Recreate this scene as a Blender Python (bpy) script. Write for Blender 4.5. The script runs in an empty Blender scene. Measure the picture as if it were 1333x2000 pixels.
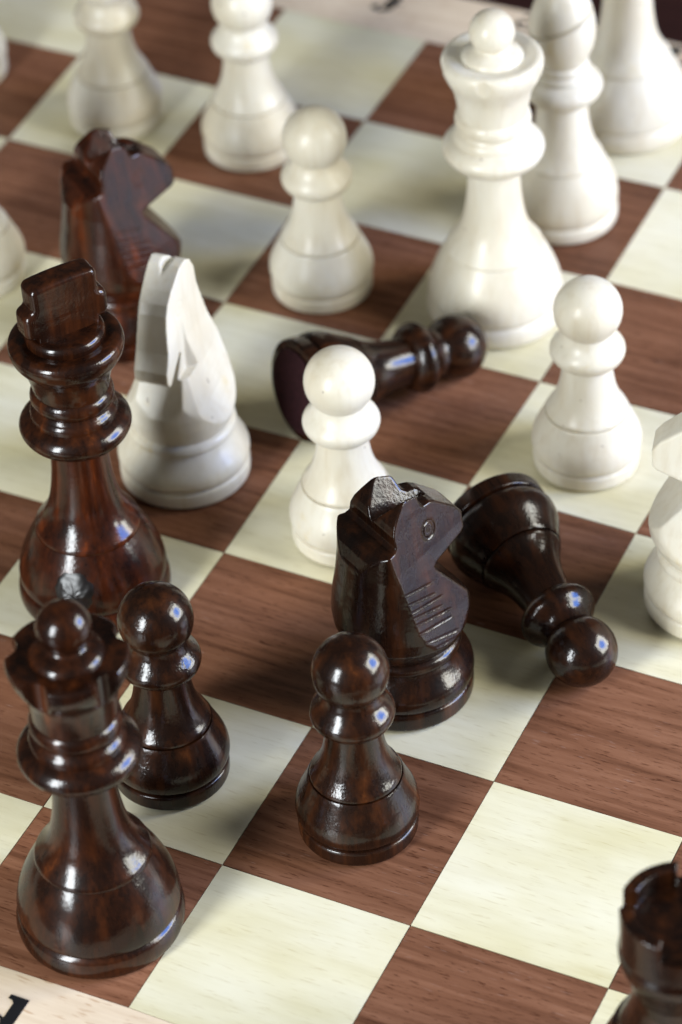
import bpy, bmesh, math, random
import numpy as np
from mathutils import Vector, Matrix

S = 0.05                      # one board square = 50 mm
scene = bpy.context.scene
COL = scene.collection
random.seed(7)

# ------------------------------------------------------------------ camera
R0 = Vector((0.90624379, 0.4207065, -0.04157199))
R1 = Vector((0.24847994, -0.60963169, -0.75273297))
R2 = Vector((-0.34202326, 0.67182977, -0.65701206))
CAM = Vector((5.5257214, -8.39299949, 11.68604069))
cd = bpy.data.cameras.new('camera')
cam = bpy.data.objects.new('camera', cd)
COL.objects.link(cam)
m = Matrix.Identity(4)
for i in range(3):
    m[i][0] = R0[i]; m[i][1] = -R1[i]; m[i][2] = -R2[i]; m[i][3] = CAM[i] * S
cam.matrix_world = m
cd.sensor_fit = 'VERTICAL'
cd.sensor_height = 36.0
cd.lens = 6406.98 / 2000.0 * 36.0
cd.clip_start = 0.02
cd.clip_end = 50.0
cd.dof.use_dof = True
cd.dof.focus_distance = 15.95 * S
cd.dof.aperture_fstop = 11.5
cd.dof.aperture_blades = 8
scene.camera = cam

# ------------------------------------------------------------------ light
scene.view_settings.view_transform = 'Standard'
scene.view_settings.look = 'None'
scene.view_settings.gamma = 1.0
scene.view_settings.exposure = 0.0
world = bpy.data.worlds.new('World')
scene.world = world
world.use_nodes = True
bg = world.node_tree.nodes['Background']
bg.inputs['Color'].default_value = (1.0, 0.975, 0.92, 1)
bg.inputs['Strength'].default_value = 0.075

TARGET = Vector((-0.3, 3.2, 0.4)) * S


def window_light(name, direction, dist, sx, sy, power, color):
    ld = bpy.data.lights.new(name, 'AREA')
    ld.shape = 'RECTANGLE'
    ld.size = sx
    ld.size_y = sy
    ld.energy = power
    ld.color = color
    lo = bpy.data.objects.new(name, ld)
    COL.objects.link(lo)
    d = Vector(direction).normalized()
    lo.location = TARGET + d * dist
    lo.rotation_euler = d.to_track_quat('Z', 'Y').to_euler()
    return ld


# window to the right of the board: a bright pane with blue sky in its middle
lw = window_light('window_light', (0.893, 0.315, 0.42), 0.98, 0.66, 0.62, 28.0, (1, 1, 1))
lw.use_nodes = True
nt = lw.node_tree
em = nt.nodes['Emission']
geo = nt.nodes.new('ShaderNodeNewGeometry')
dist = nt.nodes.new('ShaderNodeVectorMath'); dist.operation = 'DISTANCE'
dist.inputs[1].default_value = (0.5, 0.5, 0.0)
nt.links.new(geo.outputs['Parametric'], dist.inputs[0])
rmp = nt.nodes.new('ShaderNodeValToRGB')
rmp.color_ramp.elements[0].position = 0.20
rmp.color_ramp.elements[0].color = (0.10, 0.30, 1.0, 1)
rmp.color_ramp.elements[1].position = 0.40
rmp.color_ramp.elements[1].color = (1.0, 0.985, 0.87, 1)
nt.links.new(dist.outputs['Value'], rmp.inputs['Fac'])
nt.links.new(rmp.outputs['Color'], em.inputs['Color'])
# narrower, whiter window behind the photographer
window_light('window_light_near', (-0.224, -0.94, 0.36), 0.95, 0.19, 0.54, 13.5, (0.92, 0.97, 1.0))


# ------------------------------------------------------------------ helpers
def tag(o, label=None, cat=None, group=None, kind=None):
    if label: o['label'] = label
    if cat: o['category'] = cat
    if group: o['group'] = group
    if kind: o['kind'] = kind
    return o


def empty(name, loc=(0, 0, 0)):
    o = bpy.data.objects.new(name, None)
    o.empty_display_size = 0.01
    COL.objects.link(o)
    o.location = loc
    return o


def link(name, me, mat=None, parent=None):
    o = bpy.data.objects.new(name, me)
    COL.objects.link(o)
    if parent is not None:
        o.parent = parent
    if mat is not None:
        if len(me.materials) == 0:
            me.materials.append(None)
        o.material_slots[0].link = 'OBJECT'
        o.material_slots[0].material = mat
    return o


def np_mesh(name, V, Q):
    me = bpy.data.meshes.new(name)
    me.from_pydata([tuple(v) for v in V], [], [tuple(q) for q in Q])
    me.update()
    return me


def smooth(me, angle=40):
    me.polygons.foreach_set('use_smooth', [True] * len(me.polygons))
    me.set_sharp_from_angle(angle=math.radians(angle))
    return me


def spline(pts, step=0.006):
    """Catmull-Rom through (r, h) points, resampled."""
    P = [np.array(q, float) for q in pts]
    if len(P) < 3:
        return [tuple(q) for q in P]
    out = []
    ext = [2 * P[0] - P[1]] + P + [2 * P[-1] - P[-2]]
    for i in range(1, len(ext) - 2):
        a, b, c, d = ext[i - 1:i + 3]
        n = max(2, int(np.linalg.norm(c - b) / step))
        for k in range(n):
            t = k / n
            out.append(tuple(0.5 * ((2 * b) + (c - a) * t + (2 * a - 5 * b + 4 * c - d) * t * t
                                    + (-a + 3 * b - 3 * c + d) * t ** 3)))
    out.append(tuple(P[-1]))
    return out


def lathe(name, lines, segs=128, mod=None, angle=40, step=0.006):
    """lines: list of smooth polylines in square units, closed to the axis at both ends."""
    prof = []
    for ln in lines:
        q = spline(ln, step)
        if prof and math.dist(prof[-1], q[0]) < 1e-5:
            q = q[1:]
        prof += q
    if prof[0][0] > 1e-6: prof = [(0.0, prof[0][1])] + prof
    if prof[-1][0] > 1e-6: prof = prof + [(0.0, prof[-1][1])]
    V, F = [], []
    rings = []
    for r, h in prof:
        if r <= 1e-6:
            rings.append([len(V)]); V.append((0, 0, h * S))
        else:
            idx = []
            for k in range(segs):
                t = 2 * math.pi * k / segs
                rr, hh = (r, h) if mod is None else mod(t, r, h)
                idx.append(len(V)); V.append((rr * math.cos(t) * S, rr * math.sin(t) * S, hh * S))
            rings.append(idx)
    for a, b in zip(rings[:-1], rings[1:]):
        if len(a) == 1 and len(b) == 1: continue
        for k in range(segs):
            k2 = (k + 1) % segs
            if len(a) == 1: F.append((a[0], b[k2], b[k]))
            elif len(b) == 1: F.append((a[k], a[k2], b[0]))
            else: F.append((a[k], a[k2], b[k2], b[k]))
    me = np_mesh(name, V, F)
    return smooth(me, angle)


def surface_nets(name, f, lo, hi, h, angle=60):
    """Mesh the zero level of f(X, Y, Z) (square units)."""
    ax = [np.arange(a, b + h, h) for a, b in zip(lo, hi)]
    X, Y, Z = np.meshgrid(*ax, indexing='ij')
    D = f(X, Y, Z).astype(np.float64)
    ins = D < 0
    n = np.array(D.shape)
    c = np.zeros(tuple(n - 1), int)
    for dx in (0, 1):
        for dy in (0, 1):
            for dz in (0, 1):
                c += ins[dx:n[0] - 1 + dx, dy:n[1] - 1 + dy, dz:n[2] - 1 + dz]
    act = (c > 0) & (c < 8)
    cells = np.argwhere(act)
    vid = -np.ones(act.shape, int)
    vid[act] = np.arange(len(cells))
    acc = np.zeros((len(cells), 3)); cnt = np.zeros(len(cells))
    corners = [(a, b, e) for a in (0, 1) for b in (0, 1) for e in (0, 1)]
    for i, p in enumerate(corners):
        for q in corners[i + 1:]:
            if sum(abs(a - b) for a, b in zip(p, q)) != 1: continue
            pa = cells + p; qa = cells + q
            da = D[pa[:, 0], pa[:, 1], pa[:, 2]]; db = D[qa[:, 0], qa[:, 1], qa[:, 2]]
            ok = (da < 0) != (db < 0)
            t = np.where(ok, da / np.where(ok, da - db, 1), 0)
            pt = pa + (qa - pa) * t[:, None]
            acc[ok] += pt[ok]; cnt[ok] += 1
    V = (acc / cnt[:, None]) * h + np.array(lo)
    Q = []
    for a in range(3):
        b, e = (a + 1) % 3, (a + 2) % 3
        sl0 = [slice(None)] * 3; sl1 = [slice(None)] * 3
        sl0[a] = slice(0, -1); sl1[a] = slice(1, None)
        i0 = ins[tuple(sl0)]; i1 = ins[tuple(sl1)]
        ed = np.argwhere(i0 != i1)
        ok = (ed[:, b] > 0) & (ed[:, e] > 0) & (ed[:, b] < n[b] - 1) & (ed[:, e] < n[e] - 1)
        ed = ed[ok]
        fl = i0[ed[:, 0], ed[:, 1], ed[:, 2]]
        def cell(ob, oe):
            k = ed.copy(); k[:, b] += ob; k[:, e] += oe
            return vid[k[:, 0], k[:, 1], k[:, 2]]
        q = np.stack([cell(-1, -1), cell(0, -1), cell(0, 0), cell(-1, 0)], 1)
        q[~fl] = q[~fl][:, ::-1]
        Q.append(q)
    Q = np.concatenate(Q)
    return smooth(np_mesh(name, V * S, Q.tolist()), angle)


def prism(name, poly, z0, z1, bevel=0.0):
    """Vertical prism from a ccw polygon in square units."""
    n = len(poly)
    V = [(x * S, y * S, z0 * S) for x, y in poly] + [(x * S, y * S, z1 * S) for x, y in poly]
    F = [tuple(range(n - 1, -1, -1)), tuple(range(n, 2 * n))]
    F += [(i, (i + 1) % n, n + (i + 1) % n, n + i) for i in range(n)]
    me = np_mesh(name, V, F)
    if bevel:
        bm = bmesh.new(); bm.from_mesh(me)
        bmesh.ops.bevel(bm, geom=[e for e in bm.edges if all(v.co.z > z1 * S - 1e-7 for v in e.verts)],
                        offset=bevel * S, segments=2, affect='EDGES', profile=0.5)
        bm.to_mesh(me); bm.free()
    return me


# ------------------------------------------------------------------ materials
class NT:
    def __init__(self, name):
        self.m = bpy.data.materials.new(name); self.m.use_nodes = True
        self.t = self.m.node_tree
        self.b = self.t.nodes['Principled BSDF']
        tc = self.t.nodes.new('ShaderNodeTexCoord')
        self.co = tc.outputs['Object']
        self.rnd = self.t.nodes.new('ShaderNodeObjectInfo').outputs['Random']

    def n(self, kind, **kw):
        x = self.t.nodes.new(kind)
        for k, v in kw.items(): setattr(x, k, v)
        return x

    def put(self, sock, v):
        if hasattr(v, 'is_output'): self.t.links.new(v, sock)
        else: sock.default_value = v

    def math(self, op, a, b=0.0, clamp=False):
        x = self.n('ShaderNodeMath', operation=op, use_clamp=clamp)
        self.put(x.inputs[0], a); self.put(x.inputs[1], b)
        return x.outputs[0]

    def vmul(self, v, s):
        x = self.n('ShaderNodeVectorMath', operation='MULTIPLY'); self.put(x.inputs[0], v); self.put(x.inputs[1], s)
        return x.outputs[0]

    def vadd(self, v, s):
        x = self.n('ShaderNodeVectorMath', operation='ADD'); self.put(x.inputs[0], v); self.put(x.inputs[1], s)
        return x.outputs[0]

    def noise(self, v, scale=1.0, detail=3.0, rough=0.55, dist=0.0):
        x = self.n('ShaderNodeTexNoise'); self.put(x.inputs['Vector'], v)
        x.inputs['Scale'].default_value = scale; x.inputs['Detail'].default_value = detail
        x.inputs['Roughness'].default_value = rough; x.inputs['Distortion'].default_value = dist
        return x.outputs['Fac']

    def ramp(self, fac, stops, interp='LINEAR'):
        x = self.n('ShaderNodeValToRGB'); self.put(x.inputs['Fac'], fac)
        cr = x.color_ramp; cr.interpolation = interp
        while len(cr.elements) < len(stops): cr.elements.new(0.5)
        for e, (p, c) in zip(cr.elements, stops):
            e.position = p; e.color = (*c, 1) if len(c) == 3 else c
        return x.outputs['Color']

    def mix(self, fac, a, b, mode='MIX'):
        x = self.n('ShaderNodeMix', data_type='RGBA', blend_type=mode)
        self.put(x.inputs[0], fac)
        self.put(x.inputs[6], a if hasattr(a, 'is_output') else (*a, 1))
        self.put(x.inputs[7], b if hasattr(b, 'is_output') else (*b, 1))
        return x.outputs[2]

    def bump(self, height, strength=0.3, distance=0.0005, normal=None):
        x = self.n('ShaderNodeBump'); x.inputs['Strength'].default_value = strength
        x.inputs['Distance'].default_value = distance
        self.put(x.inputs['Height'], height)
        if normal is not None: self.put(x.inputs['Normal'], normal)
        return x.outputs['Normal']

    def set(self, **kw):
        for k, v in kw.items(): self.put(self.b.inputs[k.replace('_', ' ')], v)
        return self.m


def grey(c): return (c, c, c)


def mat_dark_square():
    t = NT('walnut_square')
    off = t.n('ShaderNodeCombineXYZ'); t.put(off.inputs[0], t.math('MULTIPLY', t.rnd, 17.0)); t.put(off.inputs[1], t.math('MULTIPLY', t.rnd, 9.0))
    co = t.vadd(t.co, off.outputs[0])
    warp = t.noise(t.vmul(co, (12, 40, 10)), 1, 2)
    wv = t.n('ShaderNodeCombineXYZ'); t.put(wv.inputs[1], t.math('MULTIPLY', warp, 0.006))
    cw = t.vadd(co, wv.outputs[0])
    grain = t.noise(t.vmul(cw, (24, 420, 40)), 1, 4, 0.6)
    fine = t.noise(t.vmul(cw, (210, 1800, 100)), 1, 3, 0.65)
    col = t.ramp(grain, [(0.28, (0.100, 0.040, 0.0205)), (0.48, (0.170, 0.073, 0.0395)), (0.72, (0.240, 0.112, 0.064))])
    pores = t.ramp(fine, [(0.34, grey(0.0)), (0.42, grey(1.0))])
    col = t.mix(0.8, col, t.mix(pores, (0.36, 0.27, 0.22), (1, 1, 1)), 'MULTIPLY')
    fleck = t.noise(t.vmul(cw, (230, 2600, 100)), 1, 1, 0.5)
    rare = t.noise(t.vmul(cw, (40, 260, 50)), 1, 2, 0.5)
    fm = t.math('MULTIPLY', t.ramp(fleck, [(0.66, grey(0)), (0.72, grey(1))]), t.ramp(rare, [(0.55, grey(0)), (0.66, grey(1))]))
    col = t.mix(t.math('MULTIPLY', fm, 0.22), col, (0.50, 0.40, 0.36))
    tint = t.n('ShaderNodeHueSaturation')
    t.put(tint.inputs['Value'], t.math('ADD', t.math('MULTIPLY', t.rnd, 0.42), 0.80)); t.put(tint.inputs['Color'], col)
    nrm = t.bump(fine, 0.25, 0.00015)
    return t.set(Base_Color=tint.outputs[0], Roughness=0.40, Normal=nrm, Specular_IOR_Level=0.12)


def mat_light_square():
    t = NT('maple_square')
    off = t.n('ShaderNodeCombineXYZ'); t.put(off.inputs[0], t.math('MULTIPLY', t.rnd, 13.0)); t.put(off.inputs[1], t.math('MULTIPLY', t.rnd, 5.0))
    co = t.vadd(t.co, off.outputs[0])
    grain = t.noise(t.vmul(co, (30, 330, 30)), 1, 4, 0.6)
    blot = t.noise(t.vmul(co, (22, 40, 20)), 1, 3, 0.5)
    fine = t.noise(t.vmul(co, (160, 1500, 100)), 1, 3, 0.6)
    col = t.ramp(blot, [(0.32, (0.63, 0.575, 0.355)), (0.52, (0.705, 0.66, 0.475)), (0.7, (0.755, 0.72, 0.575))])
    col = t.mix(0.55, col, t.ramp(grain, [(0.30, (0.86, 0.84, 0.78)), (0.6, (1.0, 1.0, 1.0))]), 'MULTIPLY')
    col = t.mix(0.6, col, t.ramp(fine, [(0.30, (0.78, 0.73, 0.62)), (0.42, (1, 1, 1))]), 'MULTIPLY')
    tint = t.n('ShaderNodeHueSaturation')
    t.put(tint.inputs['Value'], t.math('ADD', t.math('MULTIPLY', t.rnd, 0.13), 0.92)); t.put(tint.inputs['Color'], col)
    nrm = t.bump(fine, 0.15, 0.0001)
    return t.set(Base_Color=tint.outputs[0], Roughness=0.42, Normal=nrm, Specular_IOR_Level=0.42)


def mat_beech():
    t = NT('beech_frame')
    grain = t.noise(t.vmul(t.co, (30, 300, 30)), 1, 4, 0.6)
    fl = t.noise(t.vmul(t.co, (170, 900, 100)), 1, 2, 0.5)
    col = t.ramp(grain, [(0.3, (0.60, 0.47, 0.33)), (0.6, (0.70, 0.575, 0.425))])
    col = t.mix(t.ramp(fl, [(0.60, grey(0)), (0.70, grey(0.75))]), col, (0.46, 0.30, 0.18))
    return t.set(Base_Color=col, Roughness=0.45, Normal=t.bump(fl, 0.1, 0.0001))


def mat_dark_piece(shift=0.0, bump=0.42, red=0.0):
    t = NT('dark_stained_wood')
    off = t.n('ShaderNodeCombineXYZ')
    for k, s in enumerate((7.0, 11.0, 3.0)): t.put(off.inputs[k], t.math('MULTIPLY', t.rnd, s))
    co = t.vadd(t.co, off.outputs[0])
    big = t.math('ADD', t.noise(t.vmul(co, (210, 210, 22)), 1, 5, 0.62), shift)
    streak = t.noise(t.vmul(co, (560, 560, 45)), 1, 3, 0.6)
    mott = t.noise(t.vmul(co, (260, 260, 160)), 1, 3, 0.65)
    col = t.ramp(big, [(0.28, (0.0058, 0.0020, 0.0010)), (0.48, (0.0145, 0.0045, 0.0016)), (0.66, (0.042, 0.0122, 0.0032)), (0.84, (0.140, 0.039, 0.0080))])
    col = t.mix(0.75, col, t.ramp(streak, [(0.30, grey(0.45)), (0.6, grey(1.0))]), 'MULTIPLY')
    col = t.mix(0.55, col, t.ramp(mott, [(0.30, grey(0.50)), (0.62, grey(1.15))]), 'MULTIPLY')
    col = t.mix(red, col, (1.0, 0.62, 0.45), 'MULTIPLY')
    pits = t.noise(t.vmul(co, (1500, 1500, 1100)), 1, 2, 0.55)
    lump = t.noise(t.vmul(co, (420, 420, 300)), 1, 2, 0.5)
    wave = t.noise(t.vmul(co, (110, 110, 240)), 1, 2, 0.5)
    patch = t.ramp(t.noise(t.vmul(co, (70, 70, 70)), 1, 2, 0.5), [(0.38, grey(0.18)), (0.62, grey(1.0))])
    hgt = t.math('ADD', t.math('MULTIPLY', t.math('MULTIPLY', pits, patch), 0.8), t.math('ADD', t.math('MULTIPLY', lump, 0.35), t.math('MULTIPLY', wave, 0.9)))
    nrm = t.bump(hgt, bump, 0.00024)
    return t.set(Base_Color=col, Roughness=0.5, Specular_IOR_Level=0.05, Coat_Weight=0.62, Coat_Roughness=0.15, Coat_IOR=1.54,
                 Normal=nrm, Coat_Normal=nrm)


def mat_white_piece():
    t = NT('cream_lacquered_wood')
    off = t.n('ShaderNodeCombineXYZ')
    for k, s in enumerate((5.0, 9.0, 4.0)): t.put(off.inputs[k], t.math('MULTIPLY', t.rnd, s))
    co = t.vadd(t.co, off.outputs[0])
    big = t.noise(t.vmul(co, (45, 45, 24)), 1, 3, 0.55)
    streak = t.noise(t.vmul(co, (420, 420, 42)), 1, 3, 0.6)
    col = t.ramp(big, [(0.30, (0.575, 0.51, 0.38)), (0.5, (0.64, 0.59, 0.47)), (0.7, (0.67, 0.63, 0.53))])
    col = t.mix(0.5, col, t.ramp(streak, [(0.26, (0.84, 0.78, 0.68)), (0.52, (1, 1, 1))]), 'MULTIPLY')
    stain = t.noise(t.vmul(co, (95, 95, 70)), 1, 4, 0.6)
    col = t.mix(t.ramp(stain, [(0.66, grey(0)), (0.78, grey(0.6))]), col, (0.60, 0.46, 0.18))
    dots = t.noise(t.vmul(co, (700, 700, 700)), 1, 0, 0.5)
    col = t.mix(t.ramp(dots, [(0.85, grey(0)), (0.87, grey(0.6))]), col, (0.16, 0.10, 0.06))
    lump = t.noise(t.vmul(co, (300, 300, 200)), 1, 2, 0.5)
    nrm = t.bump(lump, 0.25, 0.00015)
    return t.set(Base_Color=col, Roughness=0.5, Coat_Weight=0.5, Coat_Roughness=0.27, Coat_IOR=1.42, Normal=nrm, Coat_Normal=nrm,
                 Subsurface_Weight=0.12, Subsurface_Radius=(0.6, 0.45, 0.28), Subsurface_Scale=0.002)


def mat_plain(name, col, rough=0.6, noise=0.0, ns=400.0, spec=0.5):
    t = NT(name)
    c = t.ramp(t.noise(t.vmul(t.co, (ns, ns, ns)), 1, 3), [(0.3, tuple(k * (1 - noise) for k in col)), (0.7, tuple(k * (1 + noise) for k in col))])
    return t.set(Base_Color=c, Roughness=rough, Specular_IOR_Level=spec, Normal=t.bump(t.noise(t.vmul(t.co, (ns * 4,) * 3), 1, 2), 0.2, 0.0001))


M_DARKSQ = mat_dark_square()
M_LIGHTSQ = mat_light_square()
M_BEECH = mat_beech()
M_BLACK = mat_dark_piece()
M_BLACK_WARM = mat_dark_piece(0.09, 0.3, 0.8)
M_BLACK_QUEEN = mat_dark_piece(0.02, 0.3, 0.3)
M_BLACK_KNIGHT = mat_dark_piece(-0.02, 0.4)
M_WHITE = mat_white_piece()
M_FELT = mat_plain('burgundy_felt', (0.028, 0.008, 0.0105), 0.95, 0.4, 700, 0.2)
M_RIM = mat_plain('black_edge', (0.012, 0.008, 0.007), 0.5, 0.2)
M_INK = mat_plain('black_print', (0.008, 0.008, 0.009), 0.4, 0.1)
M_CORE = mat_plain('board_core', (0.16, 0.09, 0.05), 0.6, 0.15, 120)
M_KNOT = mat_plain('charred_knot', (0.0045, 0.003, 0.0026), 0.36, 0.7, 260, 0.5)


def mat_table():
    t = NT('dark_mahogany_table')
    g = t.noise(t.vmul(t.co, (12, 120, 10)), 1, 4, 0.6)
    return t.set(Base_Color=t.ramp(g, [(0.3, (0.018, 0.0048, 0.0042)), (0.7, (0.036, 0.010, 0.008))]), Roughness=0.38)


# ------------------------------------------------------------------ setting: table
TABLE_Z = -0.62
tb = bpy.data.meshes.new('table')
bm = bmesh.new()
bmesh.ops.create_cube(bm, size=1.0)
for v in bm.verts:
    v.co = Vector((v.co.x * 1.8 - 0.05, v.co.y * 1.5 + 0.35, v.co.z * 0.04 + TABLE_Z * S - 0.0205))
bm.to_mesh(tb); bm.free()
tag(link('table', tb, mat_table()), 'dark mahogany table top under the chess board', kind='structure')

# ------------------------------------------------------------------ board
board = tag(empty('chess_board', (0, 0, TABLE_Z * S)),
            'wooden chess board of walnut and maple squares with lettered pale frame', 'chess board')
BZ = -TABLE_Z            # local height of the playing surface, in squares


def board_child(name, me, mat, parent=board):
    return link(name, me, mat, parent)


# measured corner offsets of the inlaid squares (hand-laid veneer is never quite square)
PX = {(0, 0): (251.3, 1967.6), (0, 1): (434.5, 1689), (-1, 1): (85, 1575), (0, 2): (609, 1420.4), (1, 1): (802, 1807.6),
      (1, 2): (965.3, 1526.3), (2, 1): (1189, 1930.4), (2, 2): (1336, 1636), (-1, 3): (438, 1079), (-1, 4): (588.5, 859),
      (0, 4): (915, 948.6), (1, 4): (1242, 1041.8), (0, 5): (1055, 745.4), (0, 6): (1183, 549.5), (-1, 5): (741.8, 666.7),
      (-1, 6): (872, 478.6), (-2, 5): (439, 590.4), (-2, 7): (713, 236), (-2, 8): (833, 81), (-4, 6): (17, 271),
      (-4, 7): (156.6, 108.6), (-3, 8): (557.6, 18), (0, 7): (1298.6, 366.8)}
OFF = {}
for (i, j), (u, v) in PX.items():
    d = R0 * ((u - 666.5) / 6406.98) + R1 * ((v - 1000) / 6406.98) + R2
    q = CAM + d * (-CAM.z / d.z)
    OFF[(i, j)] = (q.x - i, q.y - j)


def corner(i, j):
    if (i, j) in OFF: return (i + OFF[(i, j)][0], j + OFF[(i, j)][1])
    sx = sy = sw = 0.0
    for (a, b), (ox, oy) in OFF.items():
        w = 1.0 / ((a - i) ** 2 + (b - j) ** 2) ** 1.5
        sx += w * ox; sy += w * oy; sw += w
    return (i + sx / sw, j + sy / sw)


G = 0.0012
for i in range(-5, 3):
    for j in range(0, 8):
        c = [corner(i, j), corner(i + 1, j), corner(i + 1, j + 1), corner(i, j + 1)]
        mx = sum(q[0] for q in c) / 4; my = sum(q[1] for q in c) / 4
        poly = [(x - math.copysign(G + random.uniform(0, 0.0022), x - mx), y - math.copysign(G + random.uniform(0, 0.0022), y - my)) for x, y in c]
        light = (i + j) % 2 == 0
        me = prism('light_square' if light else 'dark_square', poly, BZ - 0.03, BZ)
        board_child('light_square' if light else 'dark_square', me, M_LIGHTSQ if light else M_DARKSQ)

BW = 0.53                # frame width
me = prism('core', [(-5.4, -0.4), (3.4, -0.4), (3.4, 8.4), (-5.4, 8.4)], 0.001, BZ - 0.032)
board_child('core', me, M_CORE)
ins = [corner(-5, 0), corner(3, 0), corner(3, 8), corner(-5, 8)]
out = [(-5 - BW, -BW), (3 + BW, -BW), (3 + BW, 8 + BW), (-5 - BW, 8 + BW)]
near = [corner(i, 0) for i in range(-5, 4)]
far = [corner(i, 8) for i in range(-5, 4)]
lef = [corner(-5, j) for j in range(0, 9)]
rig = [corner(3, j) for j in range(0, 9)]
sh = lambda pts, dx, dy: [(x + dx, y + dy) for x, y in pts]
polys = [[out[0], out[1]] + sh(near[::-1], 0, -G * 1.5),
         sh(far, 0, G * 1.5) + [out[2], out[3]],
         [out[3], out[0]] + sh(lef, -G * 1.5, 0),
         [out[1], out[2]] + sh(rig[::-1], G * 1.5, 0)]
for k, pl in enumerate(polys):
    n = len(pl); a = sum(pl[q][0] * pl[(q + 1) % n][1] - pl[(q + 1) % n][0] * pl[q][1] for q in range(n))
    if a < 0: pl = pl[::-1]
    me = prism('frame_rail', pl, 0.0, BZ, 0.0)
    board_child('frame_rail', me, M_BEECH)


# printed serif letters on the frame
def ellipse(cx, cy, rx, ry, n=40, a0=0.0, a1=360.0):
    return [(cx + rx * math.cos(math.radians(a0 + (a1 - a0) * k / n)), cy + ry * math.sin(math.radians(a0 + (a1 - a0) * k / n))) for k in range(n + 1)]


def band(outer, inner):
    """quads between two equally long polylines"""
    return [[outer[k], outer[k + 1], inner[k + 1], inner[k]] for k in range(len(outer) - 1)]


def glyph(ch):
    """list of polygons in units of the ascender height"""
    if ch == 'd':
        P = band(ellipse(0.25, 0.29, 0.25, 0.30), ellipse(0.285, 0.29, 0.125, 0.265))
        P.append([(0.40, 0.0), (0.60, 0.0), (0.60, 1.0), (0.40, 0.965)])
        P.append([(0.28, 0.965), (0.28, 0.925), (0.345, 0.915), (0.40, 0.86), (0.40, 0.965)])
        P.append([(0.28, 1.0), (0.28, 0.962), (0.60, 0.962), (0.60, 1.0)])
        P.append([(0.60, 0.0), (0.71, 0.0), (0.71, 0.035), (0.60, 0.06)])
        return P
    if ch == 'f':
        P = [[(0.12, 0.0), (0.32, 0.0), (0.32, 0.72), (0.12, 0.72)],
             [(0.02, 0.0), (0.44, 0.0), (0.44, 0.035), (0.02, 0.035)],
             [(0.0, 0.56), (0.46, 0.56), (0.46, 0.61), (0.0, 0.61)]]
        P += band(ellipse(0.40, 0.72, 0.28, 0.28, 24, 180, 70), ellipse(0.44, 0.72, 0.12, 0.235, 24, 180, 70))
        P.append(ellipse(0.52, 0.88, 0.085, 0.085, 20))
        return P
    P = band(ellipse(0.27, 0.29, 0.27, 0.30, 40, 0, 320), ellipse(0.30, 0.29, 0.13, 0.265, 40, 0, 320))
    P.append([(0.10, 0.29), (0.54, 0.29), (0.54, 0.335), (0.10, 0.335)])
    return P


def letter(ch, x, y, rot, size, wx=1.0):
    V, F = [], []
    ca, sa = math.cos(rot), math.sin(rot)
    z0, z1 = BZ + 0.0005, BZ + 0.004
    for pi, pg in enumerate(glyph(ch)):
        pts = []
        for a, b in pg:
            a = a * size * wx; b = b * size
            q = (x + a * ca - b * sa, y + a * sa + b * ca)
            if not pts or math.dist(pts[-1], q) > 1e-6: pts.append(q)
        if math.dist(pts[0], pts[-1]) < 1e-6: pts.pop()
        ar = sum(pts[q][0] * pts[(q + 1) % len(pts)][1] - pts[(q + 1) % len(pts)][0] * pts[q][1] for q in range(len(pts)))
        if ar < 0: pts = pts[::-1]
        o = len(V); n = len(pts); zt = z1 + pi * 0.00002
        V += [(px * S, py * S, z0 * S) for px, py in pts] + [(px * S, py * S, zt * S) for px, py in pts]
        F.append(tuple(range(o + n, o + 2 * n)))
        F += [(o + k, o + (k + 1) % n, o + n + (k + 1) % n, o + n + k) for k in range(n)]
    return board_child('letter', np_mesh('letter', V, F), M_INK)


LS = 0.30
letter('d', -0.447 - 0.60 * LS, -0.133 - LS, 0.0, LS)
letter('f', -2.44 + 0.40 * LS, 8.19 + LS, math.pi, LS)
letter('e', -1.46 + 0.27 * LS * 1.0, 8.19 + LS, math.pi, LS)
letter('d', -0.40 + 0.3 * LS, 8.19 + LS, math.pi, LS)

# ------------------------------------------------------------------ chess pieces: meshes (shared)
FT = 0.012               # felt thickness under every piece


def felt_mesh(r):
    return lathe('felt_pad', [[(r, -FT), (r, 0.004)]], 64)


PAWN = {
    'base': lathe('base', [[(0.282, 0.0), (0.290, 0.005), (0.294, 0.016), (0.295, 0.050), (0.2945, 0.076), (0.290, 0.086), (0.282, 0.090)], [(0.282, 0.090), (0.270, 0.094), (0.266, 0.102)]]),
    'body': lathe('body', [[(0.264, 0.094), (0.281, 0.101), (0.296, 0.118), (0.303, 0.150), (0.300, 0.188), (0.288, 0.228), (0.268, 0.272), (0.250, 0.312), (0.237, 0.344), (0.2295, 0.358)], [(0.2295, 0.358), (0.205, 0.354)]]),
    'stem': lathe('stem', [[(0.198, 0.350), (0.213, 0.355), (0.2235, 0.366), (0.219, 0.382)], [(0.219, 0.382), (0.198, 0.415), (0.176, 0.460), (0.158, 0.515), (0.146, 0.575), (0.138, 0.635), (0.134, 0.695), (0.135, 0.725)]]),
    'collar': lathe('collar', [[(0.12, 0.694), (0.150, 0.700), (0.176, 0.716)], [(0.176, 0.716), (0.194, 0.738), (0.203, 0.762), (0.204, 0.782), (0.198, 0.801), (0.184, 0.822), (0.167, 0.842), (0.152, 0.864), (0.142, 0.890), (0.137, 0.915)]]),
    'head': lathe('head', [[(0.0, 0.847)] + [(0.185 * math.sin(math.radians(a)), 1.032 - 0.185 * math.cos(math.radians(a))) for a in range(10, 180, 10)] + [(0.0, 1.217)]]),
    'felt_pad': felt_mesh(0.245),
}


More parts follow.
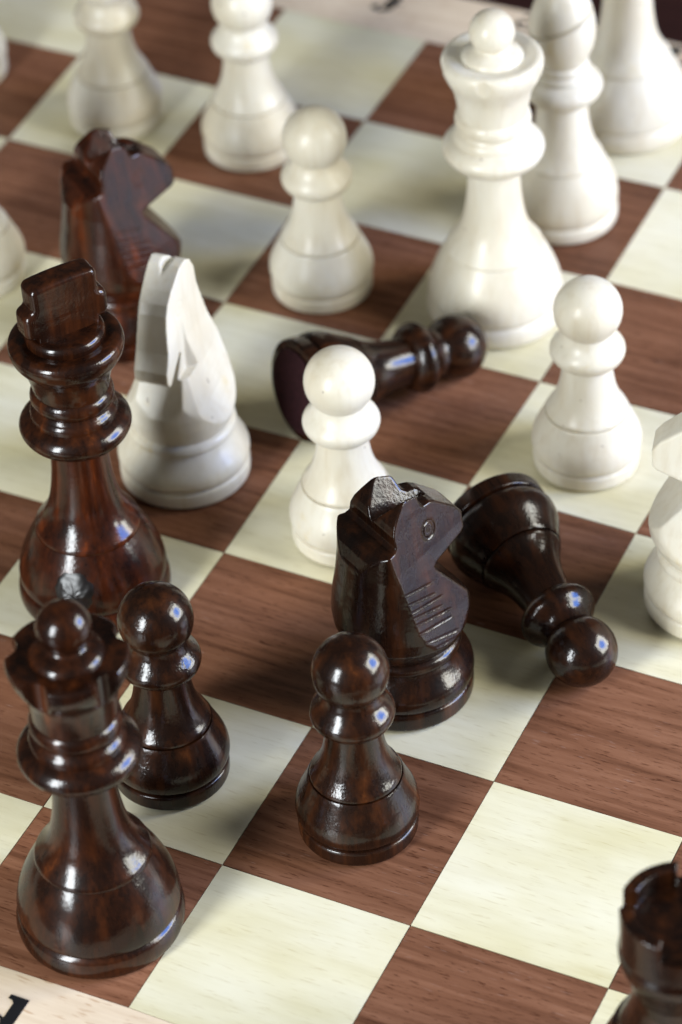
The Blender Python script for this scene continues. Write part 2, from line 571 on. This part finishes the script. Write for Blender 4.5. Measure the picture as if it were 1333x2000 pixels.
def notch(n, phase, rr, rc, hmin, hmax):
    def f(t, r, h):
        if h < hmin or h > hmax or r < 0.16: return r, h
        k = 2 * math.pi / n
        a = (t - phase + k / 2) % k - k / 2
        c, s = math.cos(a), math.sin(a)
        disc = rr * rr - (rc * s) ** 2
        if disc <= 0: return r, h
        w = min(1.0, (h - hmin) / 0.018)
        lim = rc * c - math.sqrt(disc)
        return (r + (lim - r) * w if lim < r else r), h
    return f


LOWER = {
    'base': lathe('base', [[(0.380, 0.0), (0.394, 0.014), (0.4015, 0.045), (0.4005, 0.080), (0.391, 0.112), (0.378, 0.128)], [(0.378, 0.128), (0.370, 0.135)]], 160),
    'body': lathe('body', [[(0.365, 0.126), (0.378, 0.134), (0.387, 0.150), (0.389, 0.175), (0.384, 0.215), (0.371, 0.268), (0.350, 0.325), (0.326, 0.378), (0.303, 0.422), (0.286, 0.452), (0.277, 0.468)], [(0.277, 0.468), (0.26, 0.466)]], 160),
    'stem': lathe('stem', [[(0.26, 0.458), (0.272, 0.462), (0.277, 0.474), (0.272, 0.492)], [(0.272, 0.492), (0.248, 0.524), (0.219, 0.568), (0.196, 0.618), (0.178, 0.680), (0.164, 0.760), (0.154, 0.850), (0.149, 0.940), (0.148, 1.03), (0.150, 1.07)]], 128),
    'collar': lathe('collar', [[(0.13, 1.040), (0.19, 1.048), (0.232, 1.068), (0.262, 1.095), (0.281, 1.126), (0.287, 1.150), (0.281, 1.174), (0.262, 1.198), (0.240, 1.214), (0.226, 1.222)], [(0.226, 1.222), (0.224, 1.244), (0.216, 1.262), (0.203, 1.276), (0.196, 1.292)], [(0.196, 1.292), (0.207, 1.306), (0.214, 1.330), (0.212, 1.356), (0.204, 1.374), (0.194, 1.384)]], 160),
    'felt_pad': felt_mesh(0.345),
}
QUEEN = dict(LOWER)
QUEEN['crown'] = lathe('crown', [[(0.19, 1.372), (0.1965, 1.388), (0.199, 1.42), (0.204, 1.47), (0.214, 1.53), (0.228, 1.575)],
                                 [(0.228, 1.575), (0.240, 1.592), (0.258, 1.628), (0.273, 1.668), (0.280, 1.702), (0.279, 1.728), (0.270, 1.744), (0.255, 1.749)],
                                 [(0.255, 1.749), (0.22, 1.744), (0.185, 1.738), (0.165, 1.738)]], 240,
                       notch(5, math.radians(-20), 0.072, 0.300, 1.576, 1.80), 30)
QUEEN_W = dict(QUEEN)
QUEEN_W['crown'] = lathe('crown', [[(0.19, 1.372), (0.1965, 1.388), (0.199, 1.42), (0.205, 1.47), (0.217, 1.53), (0.234, 1.575), (0.256, 1.618), (0.274, 1.660), (0.283, 1.700), (0.280, 1.730), (0.266, 1.749), (0.245, 1.755)],
                                   [(0.245, 1.755), (0.21, 1.748), (0.185, 1.742), (0.165, 1.738)]], 240,
                         notch(5, math.radians(-20), 0.085, 0.352, 1.60, 1.80), 50)
QUEEN['finial'] = lathe('finial', [[(0.172, 1.73), (0.171, 1.745), (0.160, 1.765), (0.136, 1.782), (0.112, 1.793), (0.098, 1.803), (0.094, 1.812)],
                                   [(0.094, 1.812)] + [(0.126 * math.sin(math.radians(a)), 1.898 - 0.126 * math.cos(math.radians(a))) for a in range(54, 180, 9)] + [(0.0, 2.024)]], 96)
QUEEN_W['finial'] = QUEEN['finial']
KING = dict(LOWER)
KING['crown'] = lathe('crown', [[(0.19, 1.372), (0.1965, 1.388), (0.2, 1.42), (0.208, 1.46), (0.224, 1.51), (0.244, 1.552)],
                                [(0.244, 1.552), (0.262, 1.574), (0.281, 1.606), (0.291, 1.642), (0.291, 1.668), (0.281, 1.690), (0.262, 1.701), (0.238, 1.702), (0.21, 1.696)]], 160)
KING['coronet'] = lathe('coronet', [[(0.199, 1.69), (0.203, 1.712), (0.202, 1.735), (0.190, 1.754), (0.172, 1.760)], [(0.172, 1.760), (0.150, 1.760), (0.14, 1.757)]], 128)


def rbox(X, Y, Z, cx, cz, hx, hy, hz, r):
    qx = np.abs(X - cx) - hx + r; qy = np.abs(Y) - hy + r; qz = np.abs(Z - cz) - hz + r
    return np.sqrt(np.maximum(qx, 0) ** 2 + np.maximum(qy, 0) ** 2 + np.maximum(qz, 0) ** 2) + np.minimum(np.maximum(qx, np.maximum(qy, qz)), 0) - r


def smax(a, b, k):
    h = np.clip(0.5 - 0.5 * (b - a) / k, 0, 1)
    return b + (a - b) * h + k * h * (1 - h)


def king_cross(X, Y, Z):
    # a squat pattee cross sawn from a thick slab: wide arms low, narrower block on top
    arms = rbox(X, Y, Z, 0.0, 1.858, 0.228, 0.072, 0.080, 0.040)
    flare = 0.02 * np.clip((Z - 1.90) / 0.15, 0, 1)
    top = rbox(X * (1 - flare), Y, Z + 0.35 * X * X, 0.0, 1.985, 0.180, 0.072, 0.105, 0.036)
    foot = rbox(X, Y, Z, 0.0, 1.785, 0.165, 0.072, 0.05, 0.01)
    h = np.clip(0.5 + 0.5 * (top - arms) / 0.03, 0, 1)
    body = top * (1 - h) + arms * h - 0.03 * h * (1 - h)
    return smax(np.minimum(body, foot), np.abs(Y) - 0.070, 0.006)


KING['cross'] = surface_nets('cross', king_cross, (-0.27, -0.10, 1.73), (0.27, 0.10, 2.13), 0.006, 50)

# --- bishop
def mitre(t, r, h):
    # slanting saw cut across the front of the head
    x, y = r * math.cos(t), r * math.sin(t)
    d = (h - 1.385) - 0.42 * (x * math.cos(math.radians(20)) + y * math.sin(math.radians(20)))
    face = x * math.cos(math.radians(-70)) + y * math.sin(math.radians(-70))
    if abs(d) < 0.014 and face > -0.05 and r > 0.04:
        return r * (1 - 0.20 * (1 - abs(d) / 0.014) ** 0.5), h
    return r, h


BISHOP = {
    'base': lathe('base', [[(0.322, 0.0), (0.332, 0.008), (0.337, 0.03), (0.337, 0.075), (0.331, 0.09), (0.322, 0.097)], [(0.322, 0.097), (0.315, 0.104)]]),
    'body': lathe('body', [[(0.31, 0.094), (0.324, 0.104), (0.334, 0.13), (0.337, 0.175), (0.328, 0.235), (0.306, 0.305), (0.277, 0.368), (0.255, 0.408), (0.246, 0.424)], [(0.246, 0.424), (0.23, 0.422)]]),
    'stem': lathe('stem', [[(0.23, 0.415), (0.242, 0.418), (0.247, 0.430), (0.242, 0.446)], [(0.242, 0.446), (0.220, 0.480), (0.195, 0.535), (0.175, 0.605), (0.160, 0.69), (0.152, 0.78), (0.150, 0.86)]]),
    'collar': lathe('collar', [[(0.13, 0.842), (0.18, 0.85), (0.214, 0.878), (0.233, 0.912), (0.238, 0.938), (0.230, 0.962), (0.21, 0.985), (0.187, 1.0), (0.176, 1.008)], [(0.176, 1.008), (0.176, 1.03), (0.165, 1.046), (0.150, 1.055)], [(0.150, 1.055), (0.158, 1.068), (0.158, 1.086), (0.148, 1.1), (0.138, 1.105)]]),
    'head': lathe('head', [[(0.135, 1.095), (0.150, 1.13), (0.176, 1.19), (0.191, 1.26), (0.194, 1.33), (0.186, 1.40), (0.166, 1.475), (0.132, 1.545), (0.090, 1.602), (0.055, 1.635), (0.045, 1.648)],
                           [(0.045, 1.648), (0.058, 1.668), (0.062, 1.692), (0.052, 1.72), (0.028, 1.738), (0.0, 1.742)]], 160, mitre, 45, 0.004),
    'felt_pad': felt_mesh(0.285),
}

# --- rook
def rook_top(X, Y, Z):
    r = np.sqrt(X * X + Y * Y)
    outer = np.interp(Z, [0.70, 0.78, 0.85, 0.91, 0.96, 1.00, 1.03, 1.10, 1.30], [0.196, 0.203, 0.222, 0.246, 0.262, 0.266, 0.258, 0.259, 0.264])
    d = np.maximum((r - outer) * 0.85, np.maximum(0.70 - Z, Z - 1.262))
    well = np.maximum(r - 0.202, 1.165 - Z)
    d = np.maximum(d, -well)
    for k in range(4):
        a = math.radians(-90 + 12 + 90 * k)
        u = X * math.cos(a) + Y * math.sin(a); w = -X * math.sin(a) + Y * math.cos(a)
        cut = np.maximum(np.maximum(np.abs(w) - 0.050, 0.12 - u), 1.168 - Z)
        d = np.maximum(d, -cut)
    return d


ROOK = {
    'base': lathe('base', [[(0.345, 0.0), (0.358, 0.01), (0.364, 0.04), (0.362, 0.085), (0.35, 0.105), (0.34, 0.112)]]),
    'body': lathe('body', [[(0.335, 0.104), (0.352, 0.12), (0.362, 0.165), (0.358, 0.235), (0.34, 0.31), (0.315, 0.375), (0.298, 0.415), (0.29, 0.432)], [(0.29, 0.432), (0.272, 0.43)]]),
    'stem': lathe('stem', [[(0.272, 0.422), (0.286, 0.427), (0.291, 0.44), (0.286, 0.458)], [(0.286, 0.458), (0.255, 0.49), (0.228, 0.545), (0.210, 0.61), (0.200, 0.68), (0.196, 0.72)]]),
    'turret': surface_nets('turret', rook_top, (-0.29, -0.29, 0.68), (0.29, 0.29, 1.285), 0.006, 45),
    'felt_pad': felt_mesh(0.31),
}

# --- knight: a turned body sawn to a horse's profile, its sides planed flat towards the nose
HORSE = [(-0.42, 0.385), (0.42, 0.385), (0.405, 0.45), (0.355, 0.535), (0.300, 0.600), (0.085, 0.875), (0.078, 0.895), (0.10, 0.908),
         (0.300, 0.945), (0.326, 0.962), (0.331, 1.045), (0.290, 1.100), (0.165, 1.205), (0.130, 1.222), (0.085, 1.226), (0.066, 1.240),
         (0.050, 1.295), (0.020, 1.340), (-0.008, 1.348), (-0.062, 1.316), (-0.106, 1.272), (-0.136, 1.236), (-0.152, 1.192), (-0.150, 1.162),
         (-0.150, 1.135), (-0.170, 1.116), (-0.200, 1.112), (-0.236, 1.096), (-0.268, 1.052), (-0.290, 0.99), (-0.42, 0.93)]


def poly_sdf(px, pz, poly):
    d = np.full(px.shape, 1e9); inside = np.zeros(px.shape, bool)
    n = len(poly)
    for i in range(n):
        ax, az = poly[i]; bx, bz = poly[(i + 1) % n]
        ex, ez = bx - ax, bz - az
        wx, wz = px - ax, pz - az
        t = np.clip((wx * ex + wz * ez) / (ex * ex + ez * ez), 0, 1)
        d = np.minimum(d, (wx - ex * t) ** 2 + (wz - ez * t) ** 2)
        c = ((az <= pz) & (bz > pz)) | ((bz <= pz) & (az > pz))
        with np.errstate(divide='ignore', invalid='ignore'):
            xi = ax + (pz - az) / (ez if ez else 1e-12) * ex
        inside ^= c & (px < xi)
    return np.where(inside, -np.sqrt(d), np.sqrt(d))


HORSE_B = [(-0.42, 0.385), (0.42, 0.385), (0.405, 0.45), (0.355, 0.535), (0.300, 0.600), (0.135, 0.925), (0.140, 0.945), (0.155, 0.945),
           (0.275, 0.825), (0.300, 0.825), (0.322, 0.86), (0.322, 0.92), (0.300, 0.965), (0.278, 1.02), (0.262, 1.12), (0.235, 1.235), (0.205, 1.29), (0.150, 1.345), (0.085, 1.39),
           (0.030, 1.425), (-0.030, 1.430), (-0.075, 1.405), (-0.105, 1.345),
           (-0.118, 1.22), (-0.158, 1.06), (-0.205, 0.89), (-0.270, 0.71), (-0.345, 0.58), (-0.42, 0.55)]


def make_horse(prof, wz, ww, taper, vz, eye_x, eye_z, muzzle_z, k=0.008, carve=1.0):
    def horse(X, Y, Z):
        xs, zs = X[:, 0, :], Z[:, 0, :]
        d2 = poly_sdf(xs, zs, prof)[:, None, :] + 0 * Y
        rr = np.interp(Z, [0.38, 0.40, 0.44, 0.50, 0.57, 0.66, 0.80, 0.95, 1.10, 1.45], [0.280, 0.288, 0.315, 0.340, 0.348, 0.340, 0.318, 0.302, 0.297, 0.34])
        if muzzle_z < 0.85:
            rr = np.interp(Z, [0.38, 0.40, 0.44, 0.50, 0.57, 0.66, 0.80, 0.95, 1.10, 1.45], [0.276, 0.282, 0.295, 0.308, 0.312, 0.304, 0.280, 0.262, 0.255, 0.30])
        lath = (np.sqrt(X * X + Y * Y) - rr) * 0.97
        # the muzzle sticks out of the turned cylinder
        lath = np.where((Z > muzzle_z), np.minimum(lath, np.maximum(-(X - 0.02), np.abs(Y) - 0.2)), lath)
        w = np.interp(Z, wz, ww) - taper * X
        if muzzle_z < 0.85:
            w = np.minimum(w, np.interp(X, [-0.02, 0.09, 0.30], [0.22, 0.100, 0.096]) + np.where(Z > muzzle_z, 0.0, 1.0))
        # carved eye rings and shallow mane cuts on both flanks
        ye = np.sqrt((X - eye_x) ** 2 + ((Z - eye_z) * 0.92) ** 2)
        w = w - 0.006 * carve * np.exp(-((ye - 0.040) / 0.0075) ** 2) - 0.005 * carve * np.exp(-(ye / 0.010) ** 2)
        for g in range(9):
            zc = 0.865 - 0.046 * g + 0.010 * math.sin(5.1 * g)
            w = w - 0.0042 * carve * np.exp(-((Z - zc + (0.24 + 0.05 * math.sin(2.3 * g)) * (X + 0.10)) / 0.0058) ** 2) * np.clip((0.05 + 0.018 * g + 0.02 * math.sin(3.7 * g) - X) / 0.03, 0, 1)
        side = (np.abs(Y) - w) * 0.93
        # chamfers beside the chest
        cham = (np.abs(Y) * 0.70 + X * 0.72 - np.interp(Z, [0.45, 0.60, 0.86, 0.90], [0.40, 0.365, 0.24, 0.60])) * 0.98
        if muzzle_z < 0.85:
            cham = (np.abs(Y) * 0.80 + X * 0.60 - np.interp(Z, [0.45, 0.60, 0.80, 0.95], [0.345, 0.300, 0.215, 0.18])) * 0.98
            cham = np.where((Z > 0.80) & (X > 0.15), -1.0, cham)
        d = smax(d2, lath, 0.010)
        d = smax(d, side, k)
        d = smax(d, cham, k)
        # V-groove between the ears, running back from the forehead
        vg = (vz - Z + 1.28 * np.abs(Y)) * 0.61
        vg = np.maximum(vg, X - 0.15)
        vg = np.maximum(vg, -0.17 - X)
        d = smax(d, -vg, 0.008)
        return np.maximum(d, 0.385 - Z)
    return horse


HEAD_A = surface_nets('horse_head', make_horse(HORSE, [0.40, 0.50, 0.62, 0.80, 1.00, 1.20, 1.34], [0.385, 0.340, 0.296, 0.244, 0.186, 0.138, 0.108], 0.27, 1.180, 0.085, 1.095, 0.88),
                      (-0.37, -0.37, 0.36), (0.39, 0.37, 1.40), 0.0054, 55)
HEAD_C = surface_nets('horse_head', make_horse(HORSE, [0.40, 0.50, 0.62, 0.80, 1.00, 1.20, 1.34], [0.385, 0.340, 0.296, 0.244, 0.186, 0.138, 0.108], 0.27, 1.180, 0.085, 1.095, 0.88, 0.010, 0.3),
                      (-0.37, -0.37, 0.36), (0.39, 0.37, 1.40), 0.0075, 55)
HEAD_B = surface_nets('horse_head', make_horse(HORSE_B, [0.40, 0.50, 0.62, 0.80, 1.00, 1.20, 1.43], [0.330, 0.285, 0.222, 0.156, 0.118, 0.102, 0.094], 0.08, 1.392, 0.10, 1.20, 0.80, 0.004, 0.35),
                      (-0.37, -0.37, 0.36), (0.39, 0.37, 1.48), 0.0060, 55)
KNIGHT = {
    'base': lathe('base', [[(0.344, 0.0), (0.354, 0.007), (0.359, 0.02), (0.360, 0.055), (0.3585, 0.088), (0.352, 0.101), (0.343, 0.106)], [(0.343, 0.106), (0.335, 0.113)]]),
    'pedestal': lathe('pedestal', [[(0.33, 0.106), (0.346, 0.112), (0.358, 0.126), (0.363, 0.150), (0.361, 0.178), (0.351, 0.204), (0.333, 0.232), (0.313, 0.262), (0.297, 0.290), (0.287, 0.316)], [(0.287, 0.316), (0.298, 0.326), (0.302, 0.345), (0.297, 0.366), (0.285, 0.378), (0.272, 0.386)], [(0.272, 0.386), (0.272, 0.40)]]),
    'horse_head': HEAD_A,
    'felt_pad': felt_mesh(0.305),
}

KNIGHT_B = dict(KNIGHT)
KNIGHT_B['horse_head'] = HEAD_B
KNIGHT_C = dict(KNIGHT)
KNIGHT_C['horse_head'] = HEAD_C

# ------------------------------------------------------------------ placing the pieces
def piece(name, parts, mat, x, y, label, cat, group, rot=0.0):
    t = empty(name, (x * S, y * S, FT * S))
    t.rotation_euler = (0, 0, rot)
    k = random.uniform(-0.012, 0.012) if name == 'pawn' else 0.0
    t.scale = (1 + k * 0.5, 1 + k * 0.5, 1 + k)
    tag(t, label, cat, group)
    for pn, me in parts.items():
        pm = M_FELT if pn == 'felt_pad' else mat
        if mat is M_BLACK_WARM and pn in ('crown', 'coronet', 'collar', 'cross'): pm = M_BLACK_QUEEN
        link(pn, me, pm, t)
    return t


def lying(name, parts, mat, hx, hy, az, spin, label, cat, group):
    """pawn on its side, resting on its bulge and its head; (hx, hy) = head centre, az = direction from head to base"""
    k = 0.132
    c = math.sqrt(1 - k * k)
    a = math.radians(az)
    zax = Vector((-math.cos(a) * c, -math.sin(a) * c, -k))
    xax = zax.cross(Vector((0, 0, 1))).normalized()
    yax = zax.cross(xax)
    rot = Matrix((xax, yax, zax)).transposed() @ Matrix.Rotation(math.radians(spin), 3, 'Z')
    org = Vector((hx, hy, 0.186)) - zax * 1.032
    t = empty(name)
    t.matrix_world = Matrix.Translation(org * S) @ rot.to_4x4()
    tag(t, label, cat, group)
    for pn, me in parts.items():
        link(pn, me, M_FELT if pn == 'felt_pad' else mat, t)
    return t


GB, GW = 'dark brown pieces', 'cream white pieces'
rt = lambda d: math.radians(d)
# dark pieces
piece('queen', QUEEN, M_BLACK_QUEEN, -0.370, 0.447, 'dark brown queen with ball finial, nearest piece at the lower left corner', 'chess queen', GB, rt(0))
king = piece('king', KING, M_BLACK_WARM, -1.500, 2.500, 'tall dark brown king with squat cross and a black knot scar on its body', 'chess king', GB, rt(56))
piece('rook', ROOK, M_BLACK, 2.505, 0.50, 'dark brown rook with notched turret at the lower right corner', 'chess rook', GB)
piece('pawn', PAWN, M_BLACK, 0.500, 1.483, 'standing dark brown pawn on the dark square in front of the dark knight', 'chess pawn', GB, rt(20))
piece('pawn', PAWN, M_BLACK, -0.515, 1.458, 'standing dark brown pawn between the dark king and the dark queen', 'chess pawn', GB, rt(150))
lying('pawn', PAWN, M_BLACK, 1.121, 2.855, 139.6, 40, 'fallen dark brown pawn with its head pointing at the lower right, beside the dark knight', 'chess pawn', GB)
lying('pawn', PAWN, M_BLACK, -0.462, 4.895, -124.5, 200, 'fallen dark brown pawn showing its burgundy felt, behind the central white pawn', 'chess pawn', GB)
piece('knight', KNIGHT, M_BLACK_KNIGHT, 0.305, 2.46, 'dark brown knight with blue shine on its ear, behind the front dark pawn', 'chess knight', GB, rt(61))
piece('knight', KNIGHT_C, M_BLACK_WARM, -2.392, 4.575, 'dark brown knight standing behind the dark king, among the white pieces', 'chess knight', GB, rt(54))
# white pieces
piece('knight', KNIGHT_B, M_WHITE, -1.500, 3.555, 'cream knight facing the viewer, right beside the dark king', 'chess knight', GW, rt(-85))
piece('knight', KNIGHT_C, M_WHITE, 1.54, 3.65, 'cream knight cut off by the right edge, looking left', 'chess knight', GW, rt(194))
piece('pawn', PAWN, M_WHITE, -0.452, 3.410, 'cream pawn half hidden by the ears of the dark knight', 'chess pawn', GW, rt(70))
piece('pawn', PAWN, M_WHITE, 0.509, 4.465, 'cream pawn at the right, on the light square beside the cream queen', 'chess pawn', GW, rt(10))
piece('pawn', PAWN, M_WHITE, -1.509, 5.350, 'cream pawn with yellow stained head on the dark square left of the cream queen', 'chess pawn', GW, rt(200))
piece('pawn', PAWN, M_WHITE, -2.525, 6.480, 'cream pawn near the far edge with its head touching the top of the picture', 'chess pawn', GW, rt(130))
piece('pawn', PAWN, M_WHITE, -3.460, 6.450, 'cream pawn behind the ears of the rear dark knight', 'chess pawn', GW, rt(300))
piece('pawn', PAWN, M_WHITE, -3.47, 4.68, 'cream pawn cut off by the left edge, level with the rear dark knight', 'chess pawn', GW, rt(33))
piece('pawn', PAWN, M_WHITE, -4.643, 6.54, 'cream pawn of which only a sliver shows at the upper left edge', 'chess pawn', GW, rt(250))
piece('queen', QUEEN_W, M_WHITE, -0.475, 5.515, 'cream queen with ball finial, tallest white piece in the middle of the board', 'chess queen', GW, rt(15))
piece('bishop', BISHOP, M_WHITE, -0.471, 6.527, 'cream bishop with slit head just behind the cream queen', 'chess bishop', GW)
piece('king', KING, M_WHITE, -0.473, 7.592, 'cream king at the upper right, its top cut off by the picture edge', 'chess king', GW, rt(80))


# knot scar on the dark king's body: an irregular crusted patch
def knot_mesh():
    V, F = [], []
    nr, na = 9, 40
    prof = [(0.389, 0.175), (0.384, 0.215), (0.371, 0.268), (0.350, 0.325), (0.326, 0.378), (0.303, 0.422)]
    rnd = random.Random(3)
    wob = [rnd.uniform(-1, 1) for _ in range(6)]
    def surf(a, h, lift):
        r = np.interp(h, [q[1] for q in prof], [q[0] for q in prof]) + lift
        return (r * math.cos(a) * S, r * math.sin(a) * S, h * S)
    for i in range(nr + 1):
        for k in range(na):
            t = 2 * math.pi * k / na
            edge = 0.92 + 0.10 * math.sin(2 * t + wob[0] * 3) + 0.07 * math.sin(3 * t + wob[1] * 3) + 0.035 * math.sin(7 * t + wob[2] * 3) + 0.025 * math.sin(13 * t + wob[3] * 3)
            q = i / nr * edge
            lift = 0.003 + 0.010 * (1 - (i / nr) ** 2) + (0.004 * math.sin(2 * t + 1.0) + 0.0015 * math.sin(5 * t + 3 * i / nr)) * math.sin(math.pi * i / nr) + rnd.uniform(-0.0035, 0.0035) * (0 < i < nr)
            if i == nr: lift = -0.004
            V.append(surf(q * 0.36 * math.cos(t), 0.28 + q * 0.125 * math.sin(t), lift))
    for i in range(nr):
        for k in range(na):
            k2 = (k + 1) % na
            F.append((i * na + k, (i + 1) * na + k, (i + 1) * na + k2, i * na + k2))
    return smooth(np_mesh('knot_scar', V, F), 60)


ks = link('knot_scar', knot_mesh(), M_KNOT, king)
ks.rotation_euler = (0, 0, rt(-69 - 7 - 56))
ks['label'] = 'black crusted knot in the wood'

scene.render.engine = 'CYCLES'
scene.cycles.max_bounces = 8
scene.cycles.use_denoising = True
